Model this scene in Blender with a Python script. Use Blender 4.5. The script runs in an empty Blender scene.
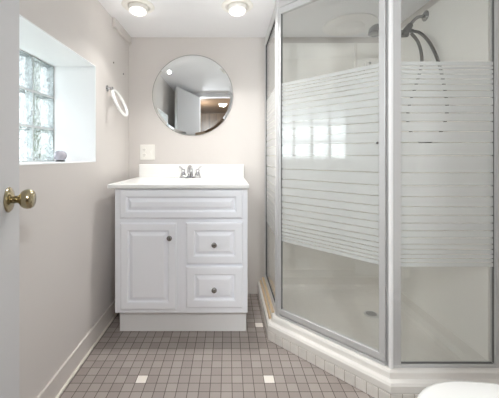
import bpy, bmesh, math
from mathutils import Vector, Matrix
S = bpy.context.scene
COL = S.collection
PI = math.pi

# ------------------------------------------------------------------ dimensions (metres)
EYE = 1.04                      # camera height
CEIL = 1.935                    # low basement ceiling
XL, XR = -0.748, 1.165          # left / right wall faces
YB, YF = 2.24, 0.22             # back wall face / room face of the entrance wall
HALL_Y = -1.75                  # far wall of the hall behind the camera

# ------------------------------------------------------------------ camera, world, exposure, big lights
cam = bpy.data.objects.new('camera', bpy.data.cameras.new('camera'))
COL.objects.link(cam)
cam.location = (0, 0, EYE)
cam.rotation_euler = (PI/2, 0, 0)
cam.data.sensor_width = 36
cam.data.lens = 297/499*36
cam.data.shift_x = (249.5-228)/499
cam.data.shift_y = -(199-156)/499
cam.data.clip_start = 0.02
S.camera = cam

S.view_settings.view_transform = 'Standard'
S.view_settings.look = 'None'
S.view_settings.gamma = 1
S.view_settings.use_curve_mapping = False
S.view_settings.exposure = 0.70
S.cycles.diffuse_bounces = 8
S.cycles.transparent_max_bounces = 24

W = bpy.data.worlds.new('daylight'); S.world = W
W.use_nodes = True
wn = W.node_tree.nodes; wl = W.node_tree.links
bg = wn['Background']
sky = wn.new('ShaderNodeTexSky'); sky.sky_type = 'HOSEK_WILKIE'
sky.sun_direction = (0.6, 0.5, 0.62); sky.turbidity = 6
mixw = wn.new('ShaderNodeMix'); mixw.data_type = 'RGBA'
mixw.inputs[0].default_value = 0.75
wl.new(sky.outputs[0], mixw.inputs[6]); mixw.inputs[7].default_value = (0.93, 0.97, 1.0, 1)
wl.new(mixw.outputs[2], bg.inputs[0])
bg.inputs[1].default_value = 2.0

def area_lamp(name, loc, power, size, color=(1, .95, .88), rot=(0, 0, 0), shape='DISK', size_y=None, spread=PI):
    d = bpy.data.lights.new(name, 'AREA'); d.energy = power; d.size = size; d.shape = shape
    if size_y: d.size_y = size_y
    d.color = color; d.spread = spread
    o = bpy.data.objects.new(name, d); COL.objects.link(o); o.location = loc; o.rotation_euler = rot
    return o
def globe_lamp(name, loc, power, radius, color):
    d = bpy.data.lights.new(name, 'POINT'); d.energy = power; d.shadow_soft_size = radius; d.color = color
    o = bpy.data.objects.new(name, d); COL.objects.link(o); o.location = loc
    return o
CAN_A, CAN_B = (-0.535, 1.77), (0.055, 1.77)
for cxy in (CAN_A, CAN_B):
    area_lamp('ceiling_lamp_light', (cxy[0], cxy[1]-.012, CEIL-.052), 2.2 if cxy == CAN_A else 3.0, .075, (1, .98, .95), (math.radians(-8), math.radians(-22 if cxy == CAN_A else 0), 0), spread=math.radians(130))
    globe_lamp('ceiling_lamp_glow', (cxy[0], cxy[1]-.015, CEIL-.13), .24, .015, (1, .97, .93))
HALL_AND_FILL_LAMPS = ((-0.52, -.50), (0.42, -.50), (-.09, -.66))  # first two are added fill lamps, third is the one in the mirror
for hx, hy in HALL_AND_FILL_LAMPS:
    if hx != -.09: globe_lamp('hall_and_fill_lamp_light', (hx, hy, CEIL-.25), 31.0, .06, (.94, .98, 1))  # unseen fill lamp added to brighten the room through the doorway
    else: area_lamp('hall_and_fill_lamp_light', (hx, hy, CEIL-.03), 2.0, .10, (1, .97, .92))
SHOWER_LAMP = (.83, 2.03)
area_lamp('shower_lamp_light', (SHOWER_LAMP[0], SHOWER_LAMP[1], CEIL-.045), .12, .16, (1, .98, .95))
# daylight arriving at the glass block window
area_lamp('window_daylight', (-1.30, 1.16, 1.20), 5.0, .5, (.93, .97, 1), (0, math.radians(-100), 0), 'RECTANGLE', 1.0)

# ------------------------------------------------------------------ materials
def lin(c):
    return tuple(((v/255)/12.92 if v/255 <= .04045 else ((v/255+.055)/1.055)**2.4) for v in c) + (1,)
class N:
    """tiny node-graph helper"""
    def __init__(s, name):
        s.m = bpy.data.materials.new(name); s.m.use_nodes = True
        s.t = s.m.node_tree; s.n = s.t.nodes; s.b = s.n['Principled BSDF']; s.out = s.n['Material Output']
    def new(s, typ, **kw):
        x = s.n.new(typ)
        for k, v in kw.items(): setattr(x, k, v)
        return x
    def link(s, a, b): s.t.links.new(a, b)
    def math(s, op, a, b=None, c=None):
        x = s.n.new('ShaderNodeMath'); x.operation = op
        for i, v in enumerate((a, b, c)):
            if v is None: continue
            if isinstance(v, (int, float)): x.inputs[i].default_value = v
            else: s.link(v, x.inputs[i])
        return x.outputs[0]
    def mix(s, f, a, b):
        x = s.n.new('ShaderNodeMix'); x.data_type = 'RGBA'
        for i, v in ((0, f), (6, a), (7, b)):
            if isinstance(v, (int, float, tuple)): x.inputs[i].default_value = v
            else: s.link(v, x.inputs[i])
        return x.outputs[2]
def noise(g, scale, detail=3, coord='Object'):
    tc = g.new('ShaderNodeTexCoord'); nz = g.new('ShaderNodeTexNoise')
    nz.inputs['Scale'].default_value = scale; nz.inputs['Detail'].default_value = detail
    g.link(tc.outputs[coord], nz.inputs['Vector']); return nz.outputs['Fac']
def paint(name, rgb, rough=.5, var=.04, scale=4, bump=.0, bscale=60, metal=0, spec=.5):
    g = N(name); c = lin(rgb)
    f = noise(g, scale)
    d = tuple(max(0, v*(1-2*var)) for v in c[:3]) + (1,); l = tuple(min(1, v*(1+2*var)) for v in c[:3]) + (1,)
    g.link(g.mix(f, d, l), g.b.inputs['Base Color'])
    g.b.inputs['Roughness'].default_value = rough; g.b.inputs['Metallic'].default_value = metal
    g.b.inputs['Specular IOR Level'].default_value = spec
    if bump:
        bn = g.new('ShaderNodeBump'); bn.inputs['Strength'].default_value = bump; bn.inputs['Distance'].default_value = .002
        g.link(noise(g, bscale, 4), bn.inputs['Height']); g.link(bn.outputs[0], g.b.inputs['Normal'])
    return g.m
M = {}
M['wall'] = paint('wall_paint', (210, 205, 201), .6, .015, 2, .15, 90)
M['ceiling'] = paint('ceiling_paint', (242, 242, 244), .7, .01, 2, .1, 80)
M['reveal'] = paint('reveal_paint', (240, 240, 240), .5, .01, 3)
M['trim'] = paint('trim_paint', (210, 204, 199), .45, .02, 5)
M['shoe'] = paint('shoe_paint', (228, 222, 212), .4, .03, 9)
M['door'] = paint('door_paint', (202, 202, 203), .7, .012, 3, spec=.2)
M['cabinet'] = paint('cabinet_paint', (244, 246, 251), .35, .01, 6)
M['counter'] = paint('cultured_marble', (243, 243, 241), .15, .015, 7)
M['porcelain'] = paint('porcelain', (238, 238, 236), .12, .005, 3)
M['pan'] = paint('shower_acrylic', (230, 227, 222), .25, .02, 5)
M['plate'] = paint('plate_plastic', (238, 236, 230), .35, .01, 9)
M['dark'] = paint('dark_slot', (50, 46, 44), .6, .05, 9)
M['gasket'] = paint('black_gasket', (42, 42, 42), .6, .05, 9)
M['chrome'] = paint('chrome', (205, 205, 208), .12, .02, 9, metal=1)
M['nickel'] = paint('pewter_knob', (150, 147, 145), .25, .05, 20, metal=1)
M['brass'] = paint('aged_brass', (176, 164, 134), .22, .10, 60, metal=1)
M['alu'] = paint('white_aluminium', (204, 204, 204), .38, .01, 12, metal=.25)
M['shower_metal'] = paint('shower_metal', (150, 150, 150), .18, .05, 30, metal=1)
M['hose'] = paint('steel_hose', (104, 103, 100), .35, .08, 150, metal=.9)
M['grey_plastic'] = paint('grey_plastic', (88, 88, 88), .4, .04, 20)
M['white_ring'] = paint('white_acrylic', (246, 246, 244), .25, .01, 9)
M['edge'] = paint('polished_glass_edge', (150, 150, 144), .3, .05, 20)
M['wood'] = paint('tan_strip', (202, 178, 146), .5, .08, 14)  # yellowed caulk and warm lamp light put into the colour, not wood
M['curb_tile_grout'] = paint('curb_grout', (170, 160, 150), .8, .05, 30)
M['ornament'] = paint('grey_ornament', (168, 164, 172), .2, .1, 30)
M['lawn'] = paint('lawn', (92, 112, 70), .9, .3, 8)
M['hall_floor'] = paint('hall_floor', (150, 132, 112), .5, .1, 6)

def mat_mirror():
    g = N('mirror_silver'); g.b.inputs['Metallic'].default_value = 1
    f = noise(g, 3)
    g.link(g.mix(f, (.86, .88, .88, 1), (.88, .9, .9, 1)), g.b.inputs['Base Color'])
    g.b.inputs['Roughness'].default_value = .01
    return g.m
M['mirror'] = mat_mirror()

def mat_lens():
    g = N('lamp_lens'); g.b.inputs['Base Color'].default_value = (1, .98, .95, 1)
    g.b.inputs['Emission Color'].default_value = (1, .97, .92, 1); g.b.inputs['Emission Strength'].default_value = 1.7
    return g.m
M['lens'] = mat_lens()
M['lens_off'] = paint('unlit_lens', (240, 238, 236), .3, .02, 9)

def cell_coords(g, px, py, x0, y0, ax='X', ay='Y'):
    tc = g.new('ShaderNodeNewGeometry'); sp = g.new('ShaderNodeSeparateXYZ'); g.link(tc.outputs['Position'], sp.inputs[0])
    u = g.math('DIVIDE', g.math('SUBTRACT', sp.outputs[ax], x0), px); v = g.math('DIVIDE', g.math('SUBTRACT', sp.outputs[ay], y0), py)
    return u, v
def grout_mask(g, u, v, wu, wv):
    fu = g.math('FRACT', u); fv = g.math('FRACT', v)
    eu = g.math('MINIMUM', fu, g.math('SUBTRACT', 1.0, fu)); ev = g.math('MINIMUM', fv, g.math('SUBTRACT', 1.0, fv))
    a = g.math('LESS_THAN', eu, wu); b = g.math('LESS_THAN', ev, wv)
    return g.math('MAXIMUM', a, b)
def cell_id(g, u, v):
    iu = g.math('FLOOR', u); iv = g.math('FLOOR', v)
    cb = g.new('ShaderNodeCombineXYZ'); g.link(iu, cb.inputs[0]); g.link(iv, cb.inputs[1])
    w = g.new('ShaderNodeTexWhiteNoise', noise_dimensions='2D'); g.link(cb.outputs[0], w.inputs['Vector'])
    return iu, iv, w.outputs['Value']
def mat_floor():
    g = N('mosaic_floor'); p = .0494
    u, v = cell_coords(g, p, p, .1665, 1.3595)
    iu, iv, rnd = cell_id(g, u, v)
    col = g.mix(rnd, lin((143, 132, 125)), lin((164, 154, 147)))
    sm = noise(g, 2.2, 2); col = g.mix(g.math('MULTIPLY', sm, .5), col, lin((166, 161, 160)))
    mu = g.math('COMPARE', g.math('FLOORED_MODULO', iu, 12.0), 0.0, .1)
    mv = g.math('COMPARE', g.math('FLOORED_MODULO', iv, 9.0), 0.0, .1)
    col = g.mix(g.math('MULTIPLY', mu, mv), col, lin((236, 230, 222)))
    gm = grout_mask(g, u, v, .03, .03)
    col = g.mix(gm, col, lin((88, 79, 74)))
    g.link(col, g.b.inputs['Base Color'])
    r = g.math('ADD', .38, g.math('MULTIPLY', gm, .4)); g.link(r, g.b.inputs['Roughness'])
    bn = g.new('ShaderNodeBump'); bn.inputs['Strength'].default_value = .5; bn.inputs['Distance'].default_value = .0015
    h = g.math('ADD', g.math('SUBTRACT', 1.0, gm), g.math('MULTIPLY', rnd, .25)); g.link(h, bn.inputs['Height']); g.link(bn.outputs[0], g.b.inputs['Normal'])
    return g.m
M['floor'] = mat_floor()
def mat_surround(ax):
    g = N('shower_panel_' + ax.lower())
    u, v = cell_coords(g, .108, .108, .0, .03, ax, 'Z')
    gm = grout_mask(g, u, v, .012, .012)
    f = noise(g, 3)
    col = g.mix(f, lin((236, 234, 229)), lin((242, 240, 236)))
    col = g.mix(g.math('MULTIPLY', gm, .12), col, lin((196, 190, 180)))
    g.link(col, g.b.inputs['Base Color']); g.b.inputs['Roughness'].default_value = .42
    return g.m
M['surround_x'] = mat_surround('X'); M['surround_y'] = mat_surround('Y')
def mat_paneling():
    g = N('brown_paneling'); tc = g.new('ShaderNodeNewGeometry'); sp = g.new('ShaderNodeSeparateXYZ'); g.link(tc.outputs['Position'], sp.inputs[0])
    s = g.math('ADD', sp.outputs['X'], sp.outputs['Y'])
    fr = g.math('FRACT', g.math('MULTIPLY', s, 7.0)); gr = g.math('LESS_THAN', fr, .04)
    mp = g.new('ShaderNodeMapping'); g.link(tc.outputs['Position'], mp.inputs[0]); mp.inputs['Scale'].default_value = (18, 18, 1.2)
    nz = g.new('ShaderNodeTexNoise'); nz.inputs['Scale'].default_value = 2; g.link(mp.outputs[0], nz.inputs['Vector'])
    col = g.mix(nz.outputs['Fac'], lin((76, 60, 46)), lin((112, 90, 70))); col = g.mix(gr, col, lin((52, 40, 30)))
    g.link(col, g.b.inputs['Base Color']); g.b.inputs['Roughness'].default_value = .35
    return g.m
M['paneling'] = mat_paneling()

def glass_core(g, base_refl=.075):
    lw = g.new('ShaderNodeLayerWeight'); lw.inputs['Blend'].default_value = .5
    f5 = g.math('POWER', lw.outputs['Facing'], 5.0)
    fr = g.math('ADD', base_refl, g.math('MULTIPLY', f5, 1-base_refl))
    tr = g.new('ShaderNodeBsdfTransparent'); tr.inputs[0].default_value = (.985, .99, .985, 1)
    gl = g.new('ShaderNodeBsdfGlossy'); gl.inputs['Roughness'].default_value = .012; gl.inputs['Color'].default_value = (1, 1, 1, 1)
    return fr, tr, gl
def mat_shower_glass():
    g = N('striped_shower_glass'); g.n.remove(g.b)
    fr, tr, gl = glass_core(g)
    tc = g.new('ShaderNodeTexCoord'); sp = g.new('ShaderNodeSeparateXYZ'); g.link(tc.outputs['Object'], sp.inputs[0])
    a = g.math('ABSOLUTE', g.math('SUBTRACT', sp.outputs['Z'], 1.0046))
    tot = None
    for c in (.0372, .0943, .1417, .185, .2227, .2563, .2895, .3209, .348, .3705, .3918, .4104, .4267):
        k = g.math('COMPARE', a, c, .0024)
        tot = k if tot is None else g.math('ADD', tot, k)
    band = g.math('MULTIPLY', g.math('SUBTRACT', 1.0, tot), g.math('LESS_THAN', a, .4453))
    df = g.new('ShaderNodeBsdfDiffuse'); tl = g.new('ShaderNodeBsdfTranslucent')
    for x in (df, tl): x.inputs[0].default_value = (.83, .85, .845, 1)
    m0 = g.new('ShaderNodeMixShader'); m0.inputs[0].default_value = .5; g.link(df.outputs[0], m0.inputs[1]); g.link(tl.outputs[0], m0.inputs[2])
    m1 = g.new('ShaderNodeMixShader'); g.link(g.math('MULTIPLY', band, .72), m1.inputs[0]); g.link(tr.outputs[0], m1.inputs[1]); g.link(m0.outputs[0], m1.inputs[2])
    m2 = g.new('ShaderNodeMixShader'); g.link(fr, m2.inputs[0]); g.link(m1.outputs[0], m2.inputs[1]); g.link(gl.outputs[0], m2.inputs[2])
    g.link(m2.outputs[0], g.out.inputs['Surface'])
    return g.m
M['shower_glass'] = mat_shower_glass()
def mat_block():
    g = N('glass_block'); g.n.remove(g.b)
    tc = g.new('ShaderNodeTexCoord'); wv = g.new('ShaderNodeTexNoise'); wv.inputs['Scale'].default_value = 13; wv.inputs['Detail'].default_value = 1.5
    wv.inputs['Distortion'].default_value = 2.2
    g.link(tc.outputs['Object'], wv.inputs['Vector'])
    bn = g.new('ShaderNodeBump'); bn.inputs['Strength'].default_value = 1; bn.inputs['Distance'].default_value = .022; g.link(wv.outputs['Fac'], bn.inputs['Height'])
    rf = g.new('ShaderNodeBsdfRefraction'); rf.inputs['IOR'].default_value = 1.3; rf.inputs['Roughness'].default_value = .02; g.link(bn.outputs[0], rf.inputs['Normal'])
    rf.inputs['Color'].default_value = (.92, .95, .96, 1)
    gl = g.new('ShaderNodeBsdfGlossy'); gl.inputs['Roughness'].default_value = .05; g.link(bn.outputs[0], gl.inputs['Normal'])
    tr = g.new('ShaderNodeBsdfTransparent'); tr.inputs[0].default_value = (.95, .97, .97, 1)
    m1 = g.new('ShaderNodeMixShader'); m1.inputs[0].default_value = .45; g.link(tr.outputs[0], m1.inputs[1]); g.link(rf.outputs[0], m1.inputs[2])
    m2 = g.new('ShaderNodeMixShader'); m2.inputs[0].default_value = .10; g.link(m1.outputs[0], m2.inputs[1]); g.link(gl.outputs[0], m2.inputs[2])
    g.link(m2.outputs[0], g.out.inputs['Surface'])
    return g.m
M['block'] = mat_block()
M['mortar'] = paint('mortar', (222, 225, 226), .6, .04, 20)
def mat_clear():
    g = N('clear_plastic'); g.n.remove(g.b)
    fr, tr, gl = glass_core(g, .12)
    m = g.new('ShaderNodeMixShader'); g.link(fr, m.inputs[0]); g.link(tr.outputs[0], m.inputs[1]); g.link(gl.outputs[0], m.inputs[2])
    g.link(m.outputs[0], g.out.inputs['Surface']); return g.m
M['clear'] = mat_clear()

# ------------------------------------------------------------------ mesh helpers
class B:
    def __init__(s): s.bm = bmesh.new()
    def box(s, x0, x1, y0, y1, z0, z1, mtx=None):
        vs = [s.bm.verts.new((x, y, z)) for z in (z0, z1) for x, y in ((x0, y0), (x1, y0), (x1, y1), (x0, y1))]
        if mtx is not None:
            for v in vs: v.co = mtx @ v.co
        for f in ((3, 2, 1, 0), (4, 5, 6, 7), (0, 1, 5, 4), (1, 2, 6, 5), (2, 3, 7, 6), (3, 0, 4, 7)):
            s.bm.faces.new([vs[i] for i in f])
        return s
    def prism(s, pts, z0, z1):
        a = [s.bm.verts.new((x, y, z0)) for x, y in pts]; b = [s.bm.verts.new((x, y, z1)) for x, y in pts]
        n = len(pts)
        s.bm.faces.new(a[::-1]); s.bm.faces.new(b)
        for i in range(n): s.bm.faces.new((a[i], a[(i+1) % n], b[(i+1) % n], b[i]))
        return s
    def loops(s, rings, cap0=True, cap1=True, closed=False):
        """skin a list of equal-length vertex rings"""
        R = [[s.bm.verts.new(p) for p in r] for r in rings]; n = len(R[0])
        pairs = list(zip(R, R[1:])) + ([(R[-1], R[0])] if closed else [])
        for a, b in pairs:
            for i in range(n): s.bm.faces.new((a[i], a[(i+1) % n], b[(i+1) % n], b[i]))
        if not closed:
            if cap0: s.bm.faces.new(R[0][::-1])
            if cap1: s.bm.faces.new(R[-1])
        return s
    def lathe(s, prof, origin, axis=(0, 0, 1), seg=32):
        """prof: (radius, distance along axis)"""
        ax = Vector(axis).normalized(); q = Vector((0, 0, 1)).rotation_difference(ax); o = Vector(origin)
        rings = []
        for r, h in prof:
            r = max(r, 1e-4)
            rings.append([o + q @ Vector((r*math.cos(2*PI*i/seg), r*math.sin(2*PI*i/seg), h)) for i in range(seg)])
        return s.loops(rings)
    def tube(s, pts, r, seg=12, closed=False, taper=None):
        P = [Vector(p) for p in pts]; n = len(P); rings = []; prev = None
        for i in range(n):
            if closed: t = (P[(i+1) % n] - P[i-1]).normalized()
            else: t = (P[min(i+1, n-1)] - P[max(i-1, 0)]).normalized()
            if prev is None:
                u = t.orthogonal().normalized()
            else:
                u = (prev - t*prev.dot(t)).normalized()
            prev = u; v = t.cross(u)
            rr = r if taper is None else taper[i]
            rings.append([P[i] + (u*math.cos(2*PI*k/seg) + v*math.sin(2*PI*k/seg))*rr for k in range(seg)])
        return s.loops(rings, closed=closed)
    def build(s, name, m, parent=None, smooth=False, bevel=0, bseg=2):
        bmesh.ops.recalc_face_normals(s.bm, faces=s.bm.faces)
        if parent is not None:
            off = Vector((0, 0, 0)); p = parent
            while p is not None: off += p.location; p = p.parent
        else:
            xs = [v.co for v in s.bm.verts]
            off = Vector(((min(c.x for c in xs)+max(c.x for c in xs))/2, (min(c.y for c in xs)+max(c.y for c in xs))/2, min(c.z for c in xs)))
        bmesh.ops.translate(s.bm, verts=s.bm.verts, vec=-off)
        me = bpy.data.meshes.new(name); s.bm.to_mesh(me); s.bm.free()
        o = bpy.data.objects.new(name, me); COL.objects.link(o); me.materials.append(m)
        if parent is not None: o.parent = parent
        else: o.location = off
        if smooth:
            for f in me.polygons: f.use_smooth = True
            try: me.set_sharp_from_angle(angle=math.radians(38))
            except Exception: pass
        if bevel:
            md = o.modifiers.new('bevel', 'BEVEL'); md.width = bevel; md.segments = bseg; md.limit_method = 'ANGLE'; md.angle_limit = math.radians(40)
        return o
def empty(name, loc, label=None, cat=None, group=None, kind=None):
    o = bpy.data.objects.new(name, None); COL.objects.link(o); o.location = loc; o.empty_display_size = .05
    return tag(o, label, cat, group, kind)
def tag(o, label=None, cat=None, group=None, kind=None):
    if label: o['label'] = label
    if cat: o['category'] = cat
    if group: o['group'] = group
    if kind: o['kind'] = kind
    return o
def struct(name, b, m, label, cat, **kw): return tag(b.build(name, m, **kw), label, cat, None, 'structure')
def spline(pts, n=10):
    P = [Vector(p) for p in pts]; P = [2*P[0]-P[1]] + P + [2*P[-1]-P[-2]]; out = []
    for i in range(1, len(P)-2):
        for k in range(n):
            t = k/n; a, b, c, d = P[i-1:i+3]
            out.append(.5*((2*b) + (c-a)*t + (2*a-5*b+4*c-d)*t*t + (3*b-a-3*c+d)*t**3))
    out.append(P[-2]); return out

# ------------------------------------------------------------------ room shell
WY0, WY1, WZ0, WZ1 = .774, 1.678, 1.006, 1.5485     # window opening
XO = XL - .31                                        # outer face of left wall
struct('floor', B().box(XL-.02, XR+.02, YF-.12, YB+.02, -.06, 0), M['floor'], 'brown grey square mosaic tile floor with scattered white tiles', 'floor')
struct('ceiling', B().box(XO, XR+.12, YF-.12, YB+.12, CEIL, CEIL+.1), M['ceiling'], 'white painted low ceiling with two recessed lamps', 'ceiling')
lw = B()
lw.box(XO, XL, YF-.12, WY0, 0, CEIL).box(XO, XL, WY1, YB, 0, CEIL).box(XO, XL, WY0, WY1, 0, WZ0).box(XO, XL, WY0, WY1, WZ1, CEIL)
struct('wall_left', lw, M['wall'], 'thick beige left wall with deep window opening', 'wall')
struct('wall_back', B().box(XO, XR+.12, YB, YB+.12, -.06, CEIL), M['wall'], 'beige back wall behind the vanity and round mirror', 'wall')
struct('wall_right', B().box(XR, XR+.12, YF, YB, -.06, CEIL), M['wall'], 'beige right wall beside the shower and toilet', 'wall')
DX0, DX1, DZ = -.405, .62, 1.885                     # doorway in the entrance wall
fw = B().box(XL, DX0, YF-.11, YF, 0, CEIL).box(DX1, XR, YF-.11, YF, 0, CEIL).box(DX0, DX1, YF-.11, YF, DZ, CEIL)
struct('wall_front', fw, M['ceiling'], 'pale entrance wall with an open doorway', 'wall')
# deep white painted window reveal
t = .004
rv = B().box(XL-.23, XL+.001, WY0, WY1, WZ0, WZ0+t).box(XL-.23, XL+.001, WY0, WY1, WZ1-t, WZ1)
rv.box(XL-.23, XL+.001, WY0, WY0+t, WZ0, WZ1).box(XL-.23, XL+.001, WY1-t, WY1, WZ0, WZ1)
struct('trim_1', rv, M['reveal'], 'bright white painted reveal lining the deep window opening', 'window reveal')
# baseboards
def baseboard(name, x0, x1, y0, y1, sx, sy, label):
    o = struct(name, B().box(x0, x1, y0, y1, 0, .10), M['trim'], label, 'baseboard', bevel=.004)
    B().box(x0+min(0, sx)*.010, x1+max(0, sx)*.010, y0+min(0, sy)*.010, y1+max(0, sy)*.010, 0, .011).build('shoe_moulding', M['shoe'], o, bevel=.004)
baseboard('baseboard_left', XL, XL+.012, YF, YB, 1, 0, 'painted baseboard with pale shoe moulding along the left wall')
struct('trim_2', B().box(XL, XL+.02, 1.915, YB, CEIL-.055, CEIL), M['wall'], 'narrow boxed strip in the corner of left wall and ceiling', 'trim', bevel=.003)

# hall behind the camera (seen in the round mirror)
hy1 = YF-.12
struct('floor_hall', B().box(-1.3, 1.5, HALL_Y, hy1, -.06, 0), M['hall_floor'], 'brown hall floor seen past the open doorway', 'floor')
struct('ceiling_hall', B().box(-1.3, 1.5, HALL_Y-.1, hy1, CEIL, CEIL+.1), M['paneling'], 'brown wood hall ceiling reflected in the round mirror', 'ceiling')
struct('wall_hall_back', B().box(-1.3, 1.5, HALL_Y-.1, HALL_Y, 0, CEIL), M['paneling'], 'brown panelled hall wall reflected in the round mirror', 'wall')
struct('wall_hall_left', B().box(-1.4, -1.3, HALL_Y-.1, hy1+.01, 0, CEIL), M['paneling'], 'brown panelled wall at the left of the hall', 'wall')
struct('wall_hall_right', B().box(1.5, 1.6, HALL_Y-.1, hy1+.01, 0, CEIL), M['paneling'], 'brown panelled wall at the right of the hall', 'wall')
hf = B().box(-1.3, DX0, hy1-.01, hy1+.01, 0, CEIL).box(DX1, 1.5, hy1-.01, hy1+.01, 0, CEIL).box(DX0, DX1, hy1-.01, hy1+.01, DZ, CEIL)
struct('wall_hall_front', hf, M['paneling'], 'brown panelled hall side of the entrance wall', 'wall')
struct('ground', B().box(-9, XO-.01, -4, 8, .8, .84), M['lawn'], 'green ground outside the glass block window', 'ground')

hb = bmesh.new(); bmesh.ops.create_cube(hb, size=1)
bmesh.ops.subdivide_edges(hb, edges=hb.edges, cuts=14, use_grid_fill=True)
hq = B(); hq.bm.free(); hq.bm = hb
for v in hb.verts:
    v.co = Vector((-4.6+v.co.x*1.2, 11.3+v.co.y*9.2, 2.2+v.co.z*2.9))
    k = math.sin(v.co.y*9+v.co.z*7)*math.cos(v.co.z*11-v.co.x*6)*.09
    v.co += Vector((k, k*.7, k))
tag(hq.build('hedge', M['lawn'], None), 'green hedge outside, seen blurred through the far glass blocks', 'hedge')

# ------------------------------------------------------------------ glass block window
bw, bh, g_ = (WY1-WY0-2*t)/5, (WZ1-WZ0-2*t)/3, .006
bx0, bx1 = XL-.305, XL-.229
mw = B()
for i in range(6):
    y = WY0+t+i*bw; a, b_ = (y-g_ if i else y), (y+g_ if i < 5 else y)
    mw.box(bx0+.006, bx1-.006, a, b_, WZ0+t, WZ1-t)
for j in range(4):
    z = WZ0+t+j*bh; a, b_ = (z-g_ if j else z), (z+g_ if j < 3 else z)
    for i in range(5):
        mw.box(bx0+.006, bx1-.006, WY0+t+i*bw+g_, WY0+t+(i+1)*bw-g_, a, b_)
win = struct('window_1', mw, M['mortar'], 'glass block window set deep in the left wall', 'window')
for i in range(5):
    for j in range(3):
        y0, y1 = WY0+t+i*bw+g_, WY0+t+(i+1)*bw-g_; z0, z1 = WZ0+t+j*bh+g_, WZ0+t+(j+1)*bh-g_
        def ring(x, ins): return [(x, y0+ins, z0+ins), (x, y1-ins, z0+ins), (x, y1-ins, z1-ins), (x, y0+ins, z1-ins)]
        B().loops([ring(bx0+.010, .018), ring(bx0, .012), ring(bx0+.002, 0.0005), ring(bx1-.002, 0.0005), ring(bx1, .012), ring(bx1-.010, .018)]).build('glass_block', M['block'], win)

# ------------------------------------------------------------------ entrance door (open, near the camera)
hinge = Vector((-.404, .235)); ang = math.atan2(.636, -.207); DW = .669
door_m = Matrix.Translation((hinge.x, hinge.y, 0)) @ Matrix.Rotation(ang, 4, 'Z')   # local x along the leaf, -y towards the room
DT = 1.878
d = struct('door_1', B().box(0, DW, 0, .035, .012, DT, door_m), M['door'], 'plain pale grey door standing open at the left with brass knob', 'door', bevel=.002)
kp = .585
kz = .9235
def on_door(x, y, z): return door_m @ Vector((x, y, z))
nrm = (door_m.to_3x3() @ Vector((0, -1, 0)))
rose = B().lathe([(.0, 0), (.033, 0), (.034, .002), (.030, .006), (.018, .009), (.013, .011), (.0, .011)], on_door(kp, 0, kz), nrm, 32).build('door_knob', M['brass'], d, smooth=True)
B().lathe([(.010, .009), (.010, .022), (.013, .026), (.021, .031), (.0255, .038), (.0268, .045), (.026, .052), (.022, .058), (.016, .0605), (.0, .061)], on_door(kp, 0, kz), nrm, 32).build('knob_handle', M['brass'], rose, smooth=True)
b = B()
for hz in (.25, .95, 1.65): b.box(-.004, 0, .004, .031, hz-.045, hz+.045, door_m)
b.build('hinge', M['brass'], d)

# ------------------------------------------------------------------ vanity cabinet
CY = 1.70; VX0, VX1 = -.647, .112; VZ0, VZ1 = .142, EYE-.183
FY = CY-.018
van = empty('vanity_cabinet', ((VX0+VX1)/2, 1.96, 0), 'white vanity cabinet with one door and two drawers against the back wall', 'vanity cabinet')
B().box(VX0, VX1, CY, CY+.02, VZ0, VZ1).box(VX0, VX0+.018, CY+.02, YB-.002, VZ0, VZ1).box(VX1-.018, VX1, CY+.02, YB-.002, VZ0, VZ1).box(VX0+.018, VX1-.018, CY+.02, YB-.002, VZ0, VZ0+.02).build('carcass', M['cabinet'], van, bevel=.002)
B().box(VX0+.004, VX1-.004, CY+.065, YB-.013, 0, VZ0).build('toe_kick', M['reveal'], van)
def panel_front(name, x0, x1, z0, z1, ins):
    def r(i, y): return [(x0+i, y, z0+i), (x1-i, y, z0+i), (x1-i, y, z1-i), (x0+i, y, z1-i)]
    rings = [r(0, CY), r(0, FY+.006), r(.003, FY+.002), r(.008, FY), r(ins-.008, FY), r(ins-.003, FY+.003), r(ins-.001, FY+.013), r(ins+.004, FY+.0145),
             r(ins+.010, FY+.011), r(ins+.022, FY+.002), r(ins+.026, FY+.001)]
    return B().loops(rings).build(name, M['cabinet'], van)
sc = 297/FY
def fx(p): return (p-228)/sc
def fz(p): return EYE+(156-p)/sc
def knob(x, z, parent):
    B().lathe([(.0, 0), (.009, 0), (.009, .002), (.0055, .004), (.005, .011), (.010, .015), (.0145, .019), (.0150, .022), (.0125, .0265), (.007, .029), (.0, .0295)],
              (x, FY+.001, z), (0, -1, 0), 24).build('knob', M['nickel'], parent, smooth=True)
panel_front('false_drawer_front', fx(119.3), fx(242.5), fz(218.6), fz(190.2), .043)
dr = panel_front('cabinet_door', fx(119.9), fx(176.0), fz(310), fz(223.4), .047)
knob(fx(170.0), fz(237.5), dr)
d1 = panel_front('drawer', fx(186), fx(242.8), fz(264.2), fz(222.8), .050); knob(fx(214.3), fz(244.3), d1)
d2 = panel_front('drawer', fx(186), fx(242.8), fz(308.3), fz(266.7), .050); knob(fx(214.3), fz(289), d2)

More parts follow.
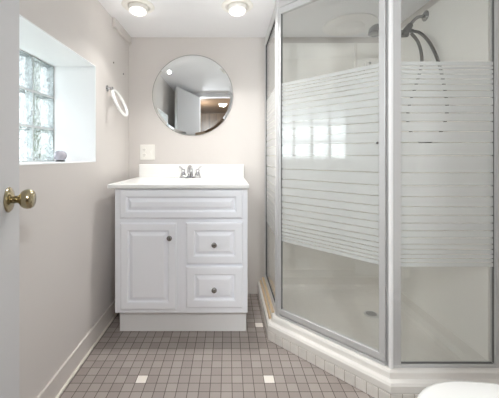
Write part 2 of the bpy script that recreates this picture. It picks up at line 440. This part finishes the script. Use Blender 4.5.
# ------------------------------------------------------------------ countertop with integral basin
TX0, TX1, TY0, TY1 = -.678, .119, 1.668, YB-.002; TZ1, TZ0 = EYE-.158, EYE-.183
ct = empty('vanity_countertop', (-.28, 1.95, TZ0), 'white moulded countertop with basin on top of the vanity cabinet', 'countertop')
cx_, cy_, ea, eb = -.272, 1.93, .21, .15
n = 64
def rectpt(a):
    c, s_ = math.cos(a), math.sin(a)
    kx = ((TX1-cx_) if c > 0 else (cx_-TX0))/max(abs(c), 1e-6); ky = ((TY1-cy_) if s_ > 0 else (cy_-TY0))/max(abs(s_), 1e-6)
    k = min(kx, ky); return cx_+c*k, cy_+s_*k
angs = [2*PI*i/n for i in range(n)]
for qx, qy in ((TX0, TY0), (TX1, TY0), (TX1, TY1), (TX0, TY1)):
    a = math.atan2(qy-cy_, qx-cx_) % (2*PI); k = min(range(n), key=lambda i: abs(angs[i]-a)); angs[k] = a
rp = [rectpt(a) for a in angs]; ep = [(cx_+ea*math.cos(a), cy_+eb*math.sin(a)) for a in angs]
def inset(p, i): return (min(max(p[0], TX0+i), TX1-i), min(max(p[1], TY0+i), TY1-i))
def r3(P, z): return [(x, y, z) for x, y in P]
B().loops([r3(ep, TZ0), r3([inset(p, .003) for p in rp], TZ0), r3(rp, TZ0+.004), r3(rp, TZ1-.006), r3([inset(p, .002) for p in rp], TZ1-.0015), r3([inset(p, .006) for p in rp], TZ1), r3(ep, TZ1)],
          closed=True).build('counter_slab', M['counter'], ct)
prof = [(1.0, 0), (.97, -.006), (.93, -.025), (.82, -.07), (.6, -.105), (.3, -.118), (.1, -.121)]
rings = [[(cx_+ea*k*math.cos(a), cy_+eb*k*math.sin(a), TZ1+h) for a in angs] for k, h in prof]
bo = B().loops(rings, cap0=False).build('basin', M['counter'], ct, smooth=True)
B().lathe([(.0, 0), (.022, 0), (.022, .002), (.015, .003), (.0, .002)], (cx_, cy_, TZ1-.121), (0, 0, 1), 24).build('drain', M['chrome'], bo, smooth=True)
B().box(TX0+.012, TX1, YB-.022, YB-.002, TZ1-.001, EYE-.062).build('backsplash', M['counter'], ct, bevel=.004)

# faucet
FX, FYc = -.270, 2.135
fa = empty('faucet', (FX, FYc, TZ1), 'chrome two handle faucet at the back of the white countertop', 'faucet')
pl = [(FX+.078*math.copysign(abs(math.cos(a))**.6, math.cos(a)), FYc+.026*math.copysign(abs(math.sin(a))**.8, math.sin(a))) for a in [2*PI*i/32 for i in range(32)]]
B().loops([r3(pl, TZ1), r3(pl, TZ1+.010), r3([(FX+(x-FX)*.94, FYc+(y-FYc)*.85) for x, y in pl], TZ1+.015)]).build('base_plate', M['chrome'], fa, smooth=True)
sp = spline([(FX, FYc, TZ1+.012), (FX, FYc, TZ1+.050), (FX, FYc-.012, TZ1+.075), (FX, FYc-.045, TZ1+.078), (FX, FYc-.085, TZ1+.062), (FX, FYc-.10, TZ1+.040)], 6)
B().tube(sp, .012, 16, taper=[.019-.008*i/(len(sp)-1) for i in range(len(sp))]).build('spout', M['chrome'], fa, smooth=True)
for sgn in (-1, 1):
    h = B().lathe([(.0, 0), (.021, 0), (.020, .012), (.014, .026), (.012, .036), (.015, .042), (.014, .050), (.0, .053)], (FX+sgn*.052, FYc, TZ1+.012), (0, 0, 1), 24).build('handle', M['chrome'], fa, smooth=True)
    B().tube([(FX+sgn*.052, FYc, TZ1+.055), (FX+sgn*.064, FYc-.004, TZ1+.068), (FX+sgn*.080, FYc-.008, TZ1+.084)], .006, 12, taper=[.008, .007, .0055]).build('lever', M['chrome'], h, smooth=True)

# ------------------------------------------------------------------ round mirror
MX, MZ, MR = -.265, EYE+.4575, .303
mi = empty('round_mirror', (MX, YB, MZ-MR), 'round frameless mirror with clear clips, on the wall above the vanity', 'mirror')
B().lathe([(.0, .001), (MR-.003, .001), (MR, .003), (MR, .005), (MR-.02, .009), (.0, .009)], (MX, YB, MZ), (0, -1, 0), 96).build('mirror_glass', M['mirror'], mi)
B().lathe([(MR-.0005, .001), (MR+.0015, .001), (MR+.0015, .0058), (MR-.0018, .0062), (MR-.0018, .0052)], (MX, YB, MZ), (0, -1, 0), 96).build('polished_edge', M['edge'], mi)
for a in (232, 256, 318):
    a = math.radians(a); R = Matrix.Translation((MX+math.cos(a)*MR, YB, MZ+math.sin(a)*MR)) @ Matrix.Rotation(-(a-PI/2), 4, 'Y')
    B().box(-.009, .009, -.012, -.001, -.012, .006, R).build('clip', M['clear'], mi, bevel=.002)

# ------------------------------------------------------------------ outlet / switch plate
OX, OZ = -.607, EYE+.028
op = empty('outlet_plate', (OX, YB, OZ-.057), 'white double wall plate with outlet and switch above the counter', 'outlet')
B().box(OX-.056, OX+.056, YB-.006, YB, OZ-.057, OZ+.057).build('cover_plate', M['plate'], op, bevel=.003)
for dz in (-.020, .020):
    orc = B().lathe([(.0, 0), (.0165, 0), (.0165, .002), (.0, .002)], (OX-.024, YB-.006, OZ+dz), (0, -1, 0), 20).build('receptacle', M['plate'], op)
    for dx in (-.006, .006): B().box(OX-.024+dx-.001, OX-.024+dx+.001, YB-.0086, YB-.008, OZ+dz-.004, OZ+dz+.005).build('slot', M['dark'], orc)
    B().box(OX-.024-.002, OX-.024+.002, YB-.0086, YB-.008, OZ+dz-.011, OZ+dz-.008).build('slot', M['dark'], orc)
sw = B().box(OX+.024-.006, OX+.024+.006, YB-.008, YB-.006, OZ-.013, OZ+.013).build('switch', M['plate'], op)
B().box(OX+.024-.004, OX+.024+.004, YB-.016, YB-.008, OZ-.001, OZ+.009).build('toggle', M['plate'], sw, bevel=.001)

# ------------------------------------------------------------------ towel ring and screws on left wall
ty, tz = 1.836, EYE+.418
tr_ = empty('towel_ring', (XL, ty, tz-.2), 'white ring towel holder on the left wall beside the window', 'towel ring')
mt = B().lathe([(.0, 0), (.020, 0), (.020, .004), (.010, .009), (.008, .022), (.011, .027), (.010, .036), (.0, .038)], (XL, ty, tz), (1, 0, 0), 20).build('wall_mount', M['chrome'], tr_, smooth=True)
rc = Vector((XL+.061, ty+.054, tz-.081)); mv = Vector((.40, 0, -.916)); yv = Vector((0, 1, 0)); RR = .086
B().tube([rc + (mv*math.cos(2*PI*i/48) + yv*math.sin(2*PI*i/48))*RR for i in range(48)], 0.0095, 12, closed=True).build('ring', M['white_ring'], tr_, smooth=True)
B().tube([(XL+.030, ty, tz), (XL+.034, ty+.02, tz-.004), tuple(rc-mv*RR)], .0045, 10).build('ring_arm', M['chrome'], tr_, smooth=True)
for (yy, zz, lb) in ((1.94, EYE+.61, 'small dark screw in the left wall above the towel ring'), (2.12, EYE+.585, 'small dark screw in the left wall, the lower one near the corner')):
    tag(B().lathe([(.0, 0), (.006, 0), (.005, .003), (.0, .004)], (XL, yy, zz), (1, 0, 0), 12).build('wall_screw', M['nickel'], None, smooth=True), lb, 'screw')

# small ornament on the sill
oy, ox = 1.60, XL-.155
so = empty('sill_ornament', (ox, oy, WZ0+t), 'small round grey ornament at the far end of the window sill', 'ornament')
B().lathe([(.0, 0), (.022, 0), (.024, .004), (.020, .008), (.0, .008)], (ox, oy, WZ0+t), (0, 0, 1), 24).build('base', M['grey_plastic'], so, smooth=True)
B().lathe([(.0, .008), (.018, .008), (.028, .018), (.032, .032), (.029, .045), (.020, .055), (.010, .059), (.0, .060)], (ox, oy, WZ0+t), (0, 0, 1), 32).build('globe', M['ornament'], so, smooth=True)

# ------------------------------------------------------------------ recessed ceiling lamps
def can(name, x, y, z, label, grp=None, lit=True):
    o = empty(name, (x, y, z), label, 'ceiling light', grp)
    B().lathe([(.064, 0), (.094, 0), (.095, -.003), (.088, -.007), (.070, -.008), (.065, -.004)], (x, y, z), (0, 0, 1), 48).build('trim_ring', M['plate'], o, smooth=True)
    B().lathe([(.048, -.0005), (.0635, -.0005), (.0635, -.002), (.048, -.002)], (x, y, z), (0, 0, 1), 40).build('gap_ring', M['dark'], o)
    tilt = Vector((0, -.14, -1))
    B().lathe([(.047, -.006), (.0545, -.001), (.0555, .028), (.0535, .036), (.047, .038), (.044, .034)], (x, y, z), tilt, 40).build('lamp_housing', M['plate'], o, smooth=True)
    B().lathe([(.0, .030), (.045, .030), (.045, .035), (.030, .041), (.0, .043)], (x, y, z), tilt, 40).build('lens', M['lens'], o, smooth=True)
can('recessed_light', CAN_A[0], CAN_A[1], CEIL, 'left recessed eyeball ceiling light, near the left wall')
can('recessed_light', CAN_B[0], CAN_B[1], CEIL, 'right recessed eyeball ceiling light, above the vanity end by the shower')
for (hx, hy), lb in zip(HALL_AND_FILL_LAMPS, ('added fill pendant at the left of the hall, behind the camera', 'added fill pendant at the right of the hall, behind the camera', 'small lit hall ceiling light reflected in the round mirror')):
    o = empty('hall_and_fill_light', (hx, hy, CEIL), lb, 'ceiling light')
    if hx == -.09:
        B().lathe([(.055, 0), (.08, 0), (.08, -.006), (.055, -.010)], (hx, hy, CEIL), (0, 0, 1), 40).build('trim_ring', M['plate'], o, smooth=True)
        B().lathe([(.0, -.002), (.055, -.002), (.055, -.006), (.0, -.008)], (hx, hy, CEIL), (0, 0, 1), 40).build('lens', M['lens'], o, smooth=True)
    else:  # unseen pendant bodies added to carry the fill lamps
        B().lathe([(.0, 0), (.06, 0), (.055, -.02), (.0, -.022)], (hx, hy, CEIL), (0, 0, 1), 32).build('canopy', M['plate'], o, smooth=True)
        B().tube([(hx, hy, CEIL-.02), (hx, hy, CEIL-.17)], .006, 10).build('stem', M['plate'], o, smooth=True)
        B().lathe([(.0, -.165), (.022, -.165), (.024, -.185), (.0, -.186)], (hx, hy, CEIL), (0, 0, 1), 24).build('bulb_socket', M['plate'], o, smooth=True)
sx_, sy_ = SHOWER_LAMP
o = empty('shower_ceiling_light', (sx_, sy_, CEIL), 'dim round ceiling light inside the shower', 'ceiling light')
B().lathe([(.10, 0), (.175, 0), (.175, -.006), (.15, -.014), (.105, -.016)], (sx_, sy_, CEIL), (0, 0, 1), 48).build('trim_ring', M['lens_off'], o, smooth=True)
B().lathe([(.0, -.004), (.098, -.004), (.098, -.014), (.075, -.030), (.035, -.038), (.0, -.040)], (sx_, sy_, CEIL), (0, 0, 1), 48).build('lens', M['lens_off'], o, smooth=True)

# ------------------------------------------------------------------ shower: tiled curb row, surround, enclosure
GA, GB, GC, GD = Vector((.287, YB)), Vector((.287, 1.705)), Vector((.700, 1.292)), Vector((XR, 1.292))
r2 = math.sqrt(2)
def outline(w):
    """neo-angle footprint pushed outward by w (inward if negative), ending at the two walls"""
    a = .287-w; s_ = GB.x+GB.y-w*r2; c = 1.292-w
    return [(a, YB), (a, s_-a), (s_-c, c), (XR, c)]
def closed(w, e=0): return outline(w) + [(XR, YB)]
# tile row under the base: every tile lies in one strip
tl = B()
Oo, Oi = outline(.062), outline(.050)
for (p, q, pi, qi) in ((Oo[0], Oo[1], Oi[0], Oi[1]), (Oo[1], Oo[2], Oi[1], Oi[2]), (Oo[2], Oo[3], Oi[2], Oi[3])):
    P, Q, PI_, QI = Vector(p), Vector(q), Vector(pi), Vector(qi)
    L = (Q-P).length; k = max(1, round(L/.0494)); gp = .0012/L
    for i in range(k):
        a, b_ = i/k+gp, (i+1)/k-gp
        tl.prism([P.lerp(Q, a), P.lerp(Q, b_), PI_.lerp(QI, b_), PI_.lerp(QI, a)], .001, .050)
def mat_curb():
    return paint('curb_tile', (226, 222, 216), .3, .06, 25)
struct('trim_3', tl, mat_curb(), 'row of small pale tiles along the foot of the shower base', 'tile row', bevel=.002)
struct('trim_4', B().prism(outline(.0598)+outline(.0500)[::-1], 0, .049), M['curb_tile_grout'], 'grout behind the row of small tiles at the shower base', 'tile row')
struct('wall_shower_back', B().box(.30, XR, YB-.008, YB, .03, EYE+.85), M['surround_x'], 'off white panel lining the back wall of the shower', 'shower wall')
struct('wall_shower_right', B().box(XR-.008, XR, 1.32, YB-.008, .03, EYE+.85), M['surround_y'], 'off white panel lining the right wall of the shower', 'shower wall')

enc = empty('shower_enclosure', (.72, 1.75, 0), 'neo-angle corner shower with striped glass panels and white metal frame', 'shower enclosure')
# base: outer skirt, curb, then the inner slope to the pan floor
def r5(w, z): return [(x, y, z) for x, y in closed(w)]
def r5i(w, z):
    o5 = closed(w); bx, by = XR-.009-max(0, (-w-.06)), YB-.009-max(0, (-w-.06))
    return [(o5[0][0], by, z), (o5[1][0], o5[1][1], z), (o5[2][0], o5[2][1], z), (bx, o5[3][1], z), (bx, by, z)]
CT = .128
pan = B().loops([r5(.049, .004), r5(.049, .046), r5(.060, .052), r5(.062, .058), r5(.062, .084), r5(.056, .093), r5(.046, .0955), r5(.038, .098), r5(.036, .104), r5(.034, .120), r5(.028, .127), r5(.02, CT),
                 r5i(-.03, CT), r5i(-.04, .122), r5i(-.055, .075), r5i(-.075, .045), r5i(-.11, .034), r5i(-.25, .028)]).build('shower_pan', M['pan'], enc)
b = B().lathe([(.0, 0), (.045, 0), (.045, .003), (.038, .0045), (.0, .004)], (.915, 1.895, .029), (0, 0, 1), 32)
dn = b.build('drain', M['alu'], pan, smooth=True)
for i in range(-2, 3):
    w_ = math.sqrt(.032**2-(i*.012)**2); B().box(.915-w_, .915+w_, 1.895+i*.012-.002, 1.895+i*.012+.002, .0325, .0345).build('slot', M['grey_plastic'], dn)
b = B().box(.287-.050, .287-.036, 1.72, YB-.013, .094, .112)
b.build('lit_caulk_strip', M['wood'], pan, bevel=.004)['label'] = 'outer tan strip along the side of the base'  # curb top with yellowed caulk, the lamp's warmth painted into its tan
B().box(.287-.032, .287-.016, 1.73, YB-.013, .112, .134).build('lit_caulk_strip', M['wood'], pan, bevel=.004)['label'] = 'inner tan strip along the side of the base'

def seg(b, p, q, z0, z1, th, off=0, ext=0):
    p, q = Vector(p), Vector(q); u = (q-p).normalized(); nv = Vector((u.y, -u.x))   # nv: to the right of travel
    p = p-u*ext; q = q+u*ext
    a = nv*(off-th/2); c = nv*(off+th/2)
    b.prism([p+a, q+a, q+c, p+c], z0, z1); return b
def lerp(p, q, d_):
    u = (q-p).normalized(); return p+u*d_
HT = EYE+.852
# side panel (fixed glass, back wall to first post)
sp_ = seg(B(), lerp(GA, GB, .03), lerp(GB, GA, .016), CT+.02, HT-.03, .006).build('side_panel', M['shower_glass'], enc)
b = B(); seg(b, GA, GB, CT, CT+.03, .024, 0, -.001); seg(b, GA, GB, HT-.035, HT, .024, 0, -.001); seg(b, lerp(GA, GB, .008), lerp(GA, GB, .034), CT+.03, HT-.035, .024)
b.build('panel_frame', M['alu'], sp_, bevel=.002)
b = B(); seg(b, lerp(GA, GB, .034), lerp(GB, GA, .02), CT+.03, CT+.035, .012); seg(b, lerp(GA, GB, .034), lerp(GB, GA, .02), HT-.041, HT-.035, .012); seg(b, lerp(GA, GB, .034), lerp(GA, GB, .040), CT+.035, HT-.041, .012)
b.build('gasket', M['gasket'], sp_)
# right panel (fixed glass, second post to right wall)
rp_ = seg(B(), lerp(GC, GD, .04), lerp(GD, GC, .014), CT+.01, HT-.03, .006).build('front_panel', M['shower_glass'], enc)
b = B(); seg(b, GC, GD, CT, CT+.012, .030); seg(b, GC, GD, HT-.035, HT, .024); seg(b, lerp(GD, GC, .012), lerp(GD, GC, .0005), CT+.012, HT-.035, .034)
b.build('panel_frame', M['alu'], rp_, bevel=.002)
b = B(); seg(b, lerp(GC, GD, .046), lerp(GD, GC, .016), CT+.012, CT+.014, .010); seg(b, lerp(GD, GC, .0135), lerp(GD, GC, .012), CT+.014, HT-.035, .010)
b.build('gasket', M['grey_plastic'], rp_)
# corner posts
b = B(); b.prism([(GB.x-.014, GB.y+.020), (GB.x-.014, GB.y-.004), (GB.x-.004, GB.y-.020), (GB.x+.014, GB.y-.020), (GB.x+.020, GB.y-.012), (GB.x+.012, GB.y+.020)], CT, CEIL-.002)
b.build('corner_post', M['alu'], enc, bevel=.002)
b = B(); b.prism([(GC.x-.008, GC.y-.012), (GC.x+.047, GC.y-.012), (GC.x+.047, GC.y+.012), (GC.x+.010, GC.y+.014), (GC.x-.008, GC.y+.006)], CT, CEIL-.002)
b.build('corner_post', M['alu'], enc, bevel=.002)
b = B(); b.prism([(GC.x-.009, GC.y-.016), (GC.x-.004, GC.y-.021), (GC.x+.006, GC.y-.021), (GC.x+.011, GC.y-.016), (GC.x+.011, GC.y-.0125), (GC.x-.009, GC.y-.0125)], CT, CEIL-.002)
b.build('post_highlight', M['reveal'], enc, bevel=.002)  # white strip puts the post's front highlight into shape and colour
# header over the door, filler up to the ceiling
b = B(); seg(b, lerp(GB, GC, .018), lerp(GC, GB, .010), HT-.012, HT+.012, .030); seg(b, lerp(GB, GC, .018), lerp(GC, GB, .010), HT+.016, CEIL-.002, .020)
seg(b, GA, GB, HT+.002, CEIL-.002, .016, 0, -.012); seg(b, GC, GD, HT+.002, CEIL-.002, .016, 0, -.012)
b.build('header', M['alu'], enc, bevel=.002)
b = B(); seg(b, lerp(GB, GC, .014), lerp(GC, GB, .008), CT, CT+.012, .034)
b.build('threshold', M['alu'], enc, bevel=.002)
# hinged glass door
DA, DB = lerp(GB, GC, .020), lerp(GC, GB, .010)
dz0, dz1 = CT+.018, HT-.016
dg = seg(B(), lerp(DA, DB, .008), lerp(DB, DA, .012), dz0+.02, dz1-.02, .005, .006).build('shower_door', M['shower_glass'], enc)
b = B(); seg(b, DA, DB, dz0, dz0+.030, .022, .006); seg(b, DA, DB, dz1-.034, dz1, .022, .006)
seg(b, DA, lerp(DA, DB, .010), dz0+.03, dz1-.034, .022, .006); seg(b, lerp(DB, DA, .026), DB, dz0+.03, dz1-.034, .022, .006)
b.build('door_frame', M['alu'], dg, bevel=.002)
b = B(); seg(b, lerp(DA, DB, .010), lerp(DA, DB, .0115), dz0+.03, dz1-.034, .010, .006); seg(b, lerp(DB, DA, .0275), lerp(DB, DA, .026), dz0+.03, dz1-.034, .010, .006)
b.build('gasket', M['grey_plastic'], dg)
u = (GC-GB).normalized(); nv = Vector((u.y, -u.x)); kp_ = lerp(DB, DA, .033) + nv*.008
B().lathe([(.0, 0), (.004, 0), (.004, .006), (.006, .009), (.005, .013), (.0, .014)], (kp_.x, kp_.y, EYE+.058), (nv.x, nv.y, 0), 16).build('door_pull', M['nickel'], dg, smooth=True)

# ------------------------------------------------------------------ shower head with hose
fy_, fz_ = 1.739, EYE+.82
xs = XR-.008
sh = empty('hand_shower', (xs, fy_, EYE), 'chrome hand shower with looped steel hose on the right shower wall', 'shower head')
B().lathe([(.0, 0), (.030, 0), (.029, .004), (.018, .012), (.012, .014), (.0, .014)], (xs, fy_, fz_), (-1, 0, 0), 28).build('flange', M['shower_metal'], sh, smooth=True)
arm = spline([(xs-.008, fy_, fz_), (xs-.050, fy_, fz_-.010), (xs-.085, fy_, fz_-.045), (xs-.105, fy_, fz_-.075)], 6)
B().tube(arm, .0095, 14).build('shower_arm', M['shower_metal'], sh, smooth=True)
bx_, bz_ = xs-.110, fz_-.085
br = B().tube([(bx_+.022, fy_, bz_+.034), (bx_+.010, fy_, bz_+.016), (bx_-.004, fy_, bz_-.004), (bx_-.016, fy_, bz_-.022)], .017, 16, taper=[.015, .019, .020, .016])
br.tube([(bx_-.03, fy_, bz_-.022), (bx_+.004, fy_, bz_-.020)], .018, 16)
br.tube([(bx_, fy_, bz_), (bx_+.035, fy_, bz_-.003)], .011, 14)
br.build('bracket', M['grey_plastic'], sh, smooth=True)
hd = spline([(bx_-.012, fy_, bz_-.018), (bx_-.05, fy_-.004, bz_-.010), (bx_-.10, fy_-.008, bz_-.004), (bx_-.135, fy_-.010, bz_-.002)], 5)
hs = B().tube(hd, .012, 14, taper=[.012+.006*i/(len(hd)-1) for i in range(len(hd))]).build('hand_piece', M['shower_metal'], sh, smooth=True)
hx_, hz_ = bx_-.180, bz_+.018
B().lathe([(.0, .0), (.014, 0), (.030, -.008), (.043, -.022), (.049, -.040), (.048, -.052), (.044, -.055), (.0, -.056)], (hx_, fy_-.010, hz_+.012), (0, 0, 1), 32).build('spray_head', M['shower_metal'], hs, smooth=True)
def hp(px, py, y):
    y = min(y, 1.132*297/(px-228))
    return ((px-228)*y/297, y, EYE+(156-py)*y/297)
hose = spline([hp(411, 33, 1.735), hp(418, 42, 1.735), hp(421.5, 55, 1.73), hp(421, 68, 1.72), hp(415, 88, 1.71), hp(409, 107, 1.70), hp(408, 122, 1.70), hp(414, 137, 1.70), hp(425, 143, 1.70), hp(437, 137, 1.70),
               hp(445, 122, 1.70), hp(447, 105, 1.70), hp(443, 80, 1.71), hp(437, 58, 1.72), hp(429, 42, 1.735), hp(420, 33, 1.739), hp(413, 31, 1.739)], 8)
B().tube(hose, .0085, 10).build('hose', M['hose'], sh, smooth=True)

# small white rail and soap holder on the back shower wall
yb = YB-.008
sr = empty('soap_holder', (1.0, yb, 1.55), 'small white soap holder with rail on the back shower wall', 'soap holder')
B().box(.948, .966, yb-.012, yb, EYE+.55, EYE+.85).build('rail', M['pan'], sr, bevel=.003)
B().box(1.01, 1.075, yb-.06, yb, EYE+.60, EYE+.615).build('tray', M['pan'], sr, bevel=.004)
B().box(1.02, 1.045, yb-.03, yb, EYE+.615, EYE+.70).build('holder', M['pan'], sr, bevel=.004)
B().box(.966, 1.02, yb-.008, yb-.002, EYE+.628, EYE+.640).build('link', M['pan'], sr)
B().lathe([(.0, 0), (.012, 0), (.010, .01), (.0, .012)], (1.062, yb, EYE+.695), (0, -1, 0), 20).build('knob', M['chrome'], sr, smooth=True)

# ------------------------------------------------------------------ toilet in the right foreground
tx, tyc = .432, .640
to = empty('toilet', (.82, tyc, 0), 'white toilet at the lower right, in front of the shower', 'toilet')
def egg(x0, L, w, k=48, back=.25):
    pts = []
    h = k//2
    us = [.5-.5*math.cos(PI*i/h) for i in range(h+1)]
    def hw(u):
        return w*math.sqrt(max(0, 1-((.45-u)/.45)**2)) if u < .45 else w*(1-back*((u-.45)/.55)**2)
    top = [(x0+u_*L, tyc+hw(u_)) for u_ in us]; bot = [(x0+u_*L, tyc-hw(u_)) for u_ in us]
    return bot + top[::-1]
def er(P, z): return [(x, y, z) for x, y in P]
def shrink(P, s_):
    cx = sum(p[0] for p in P)/len(P); return [(cx+(x-cx)*s_, tyc+(y-tyc)*s_) for x, y in P]
base = egg(tx+.02, .44, .170, back=.2)
B().loops([er(egg(tx+.12, .42, .105), 0.0), er(egg(tx+.12, .42, .105), .05), er(egg(tx+.13, .40, .10), .14), er(egg(tx+.08, .42, .13), .24), er(egg(tx+.03, .44, .168), .33), er(base, .37), er(shrink(base, .97), .38)]).build('bowl', M['porcelain'], to, smooth=True)
e = egg(tx+.006, .43, .183)
B().loops([er(shrink(e, .97), .381), er(e, .386), er(e, .396), er(shrink(e, .97), .400)]).build('seat', M['porcelain'], to, smooth=True)
e = egg(tx, .435, .187)
B().loops([er(shrink(e, .98), .401), er(e, .405), er(e, .411), er(shrink(e, .985), .4155), er(shrink(e, .94), .419), er(shrink(e, .6), .422)]).build('lid', M['porcelain'], to, smooth=True)
B().box(.90, 1.10, tyc-.16, tyc+.16, .30, .375).build('deck', M['porcelain'], to, bevel=.02, bseg=4)
B().box(.955, 1.150, tyc-.205, tyc+.205, .376, .72).build('tank', M['porcelain'], to, bevel=.02, bseg=4)
B().box(.945, 1.155, tyc-.215, tyc+.215, .721, .755).build('tank_lid', M['porcelain'], to, bevel=.01, bseg=3)
hl = B().lathe([(.0, 0), (.012, 0), (.012, .012), (.0, .014)], (.955, tyc+.14, .66), (-1, 0, 0), 16)
hl.tube([(.945, tyc+.14, .66), (.943, tyc+.10, .655), (.943, tyc+.07, .650)], .006, 10)
hl.build('flush_handle', M['chrome'], to, smooth=True)
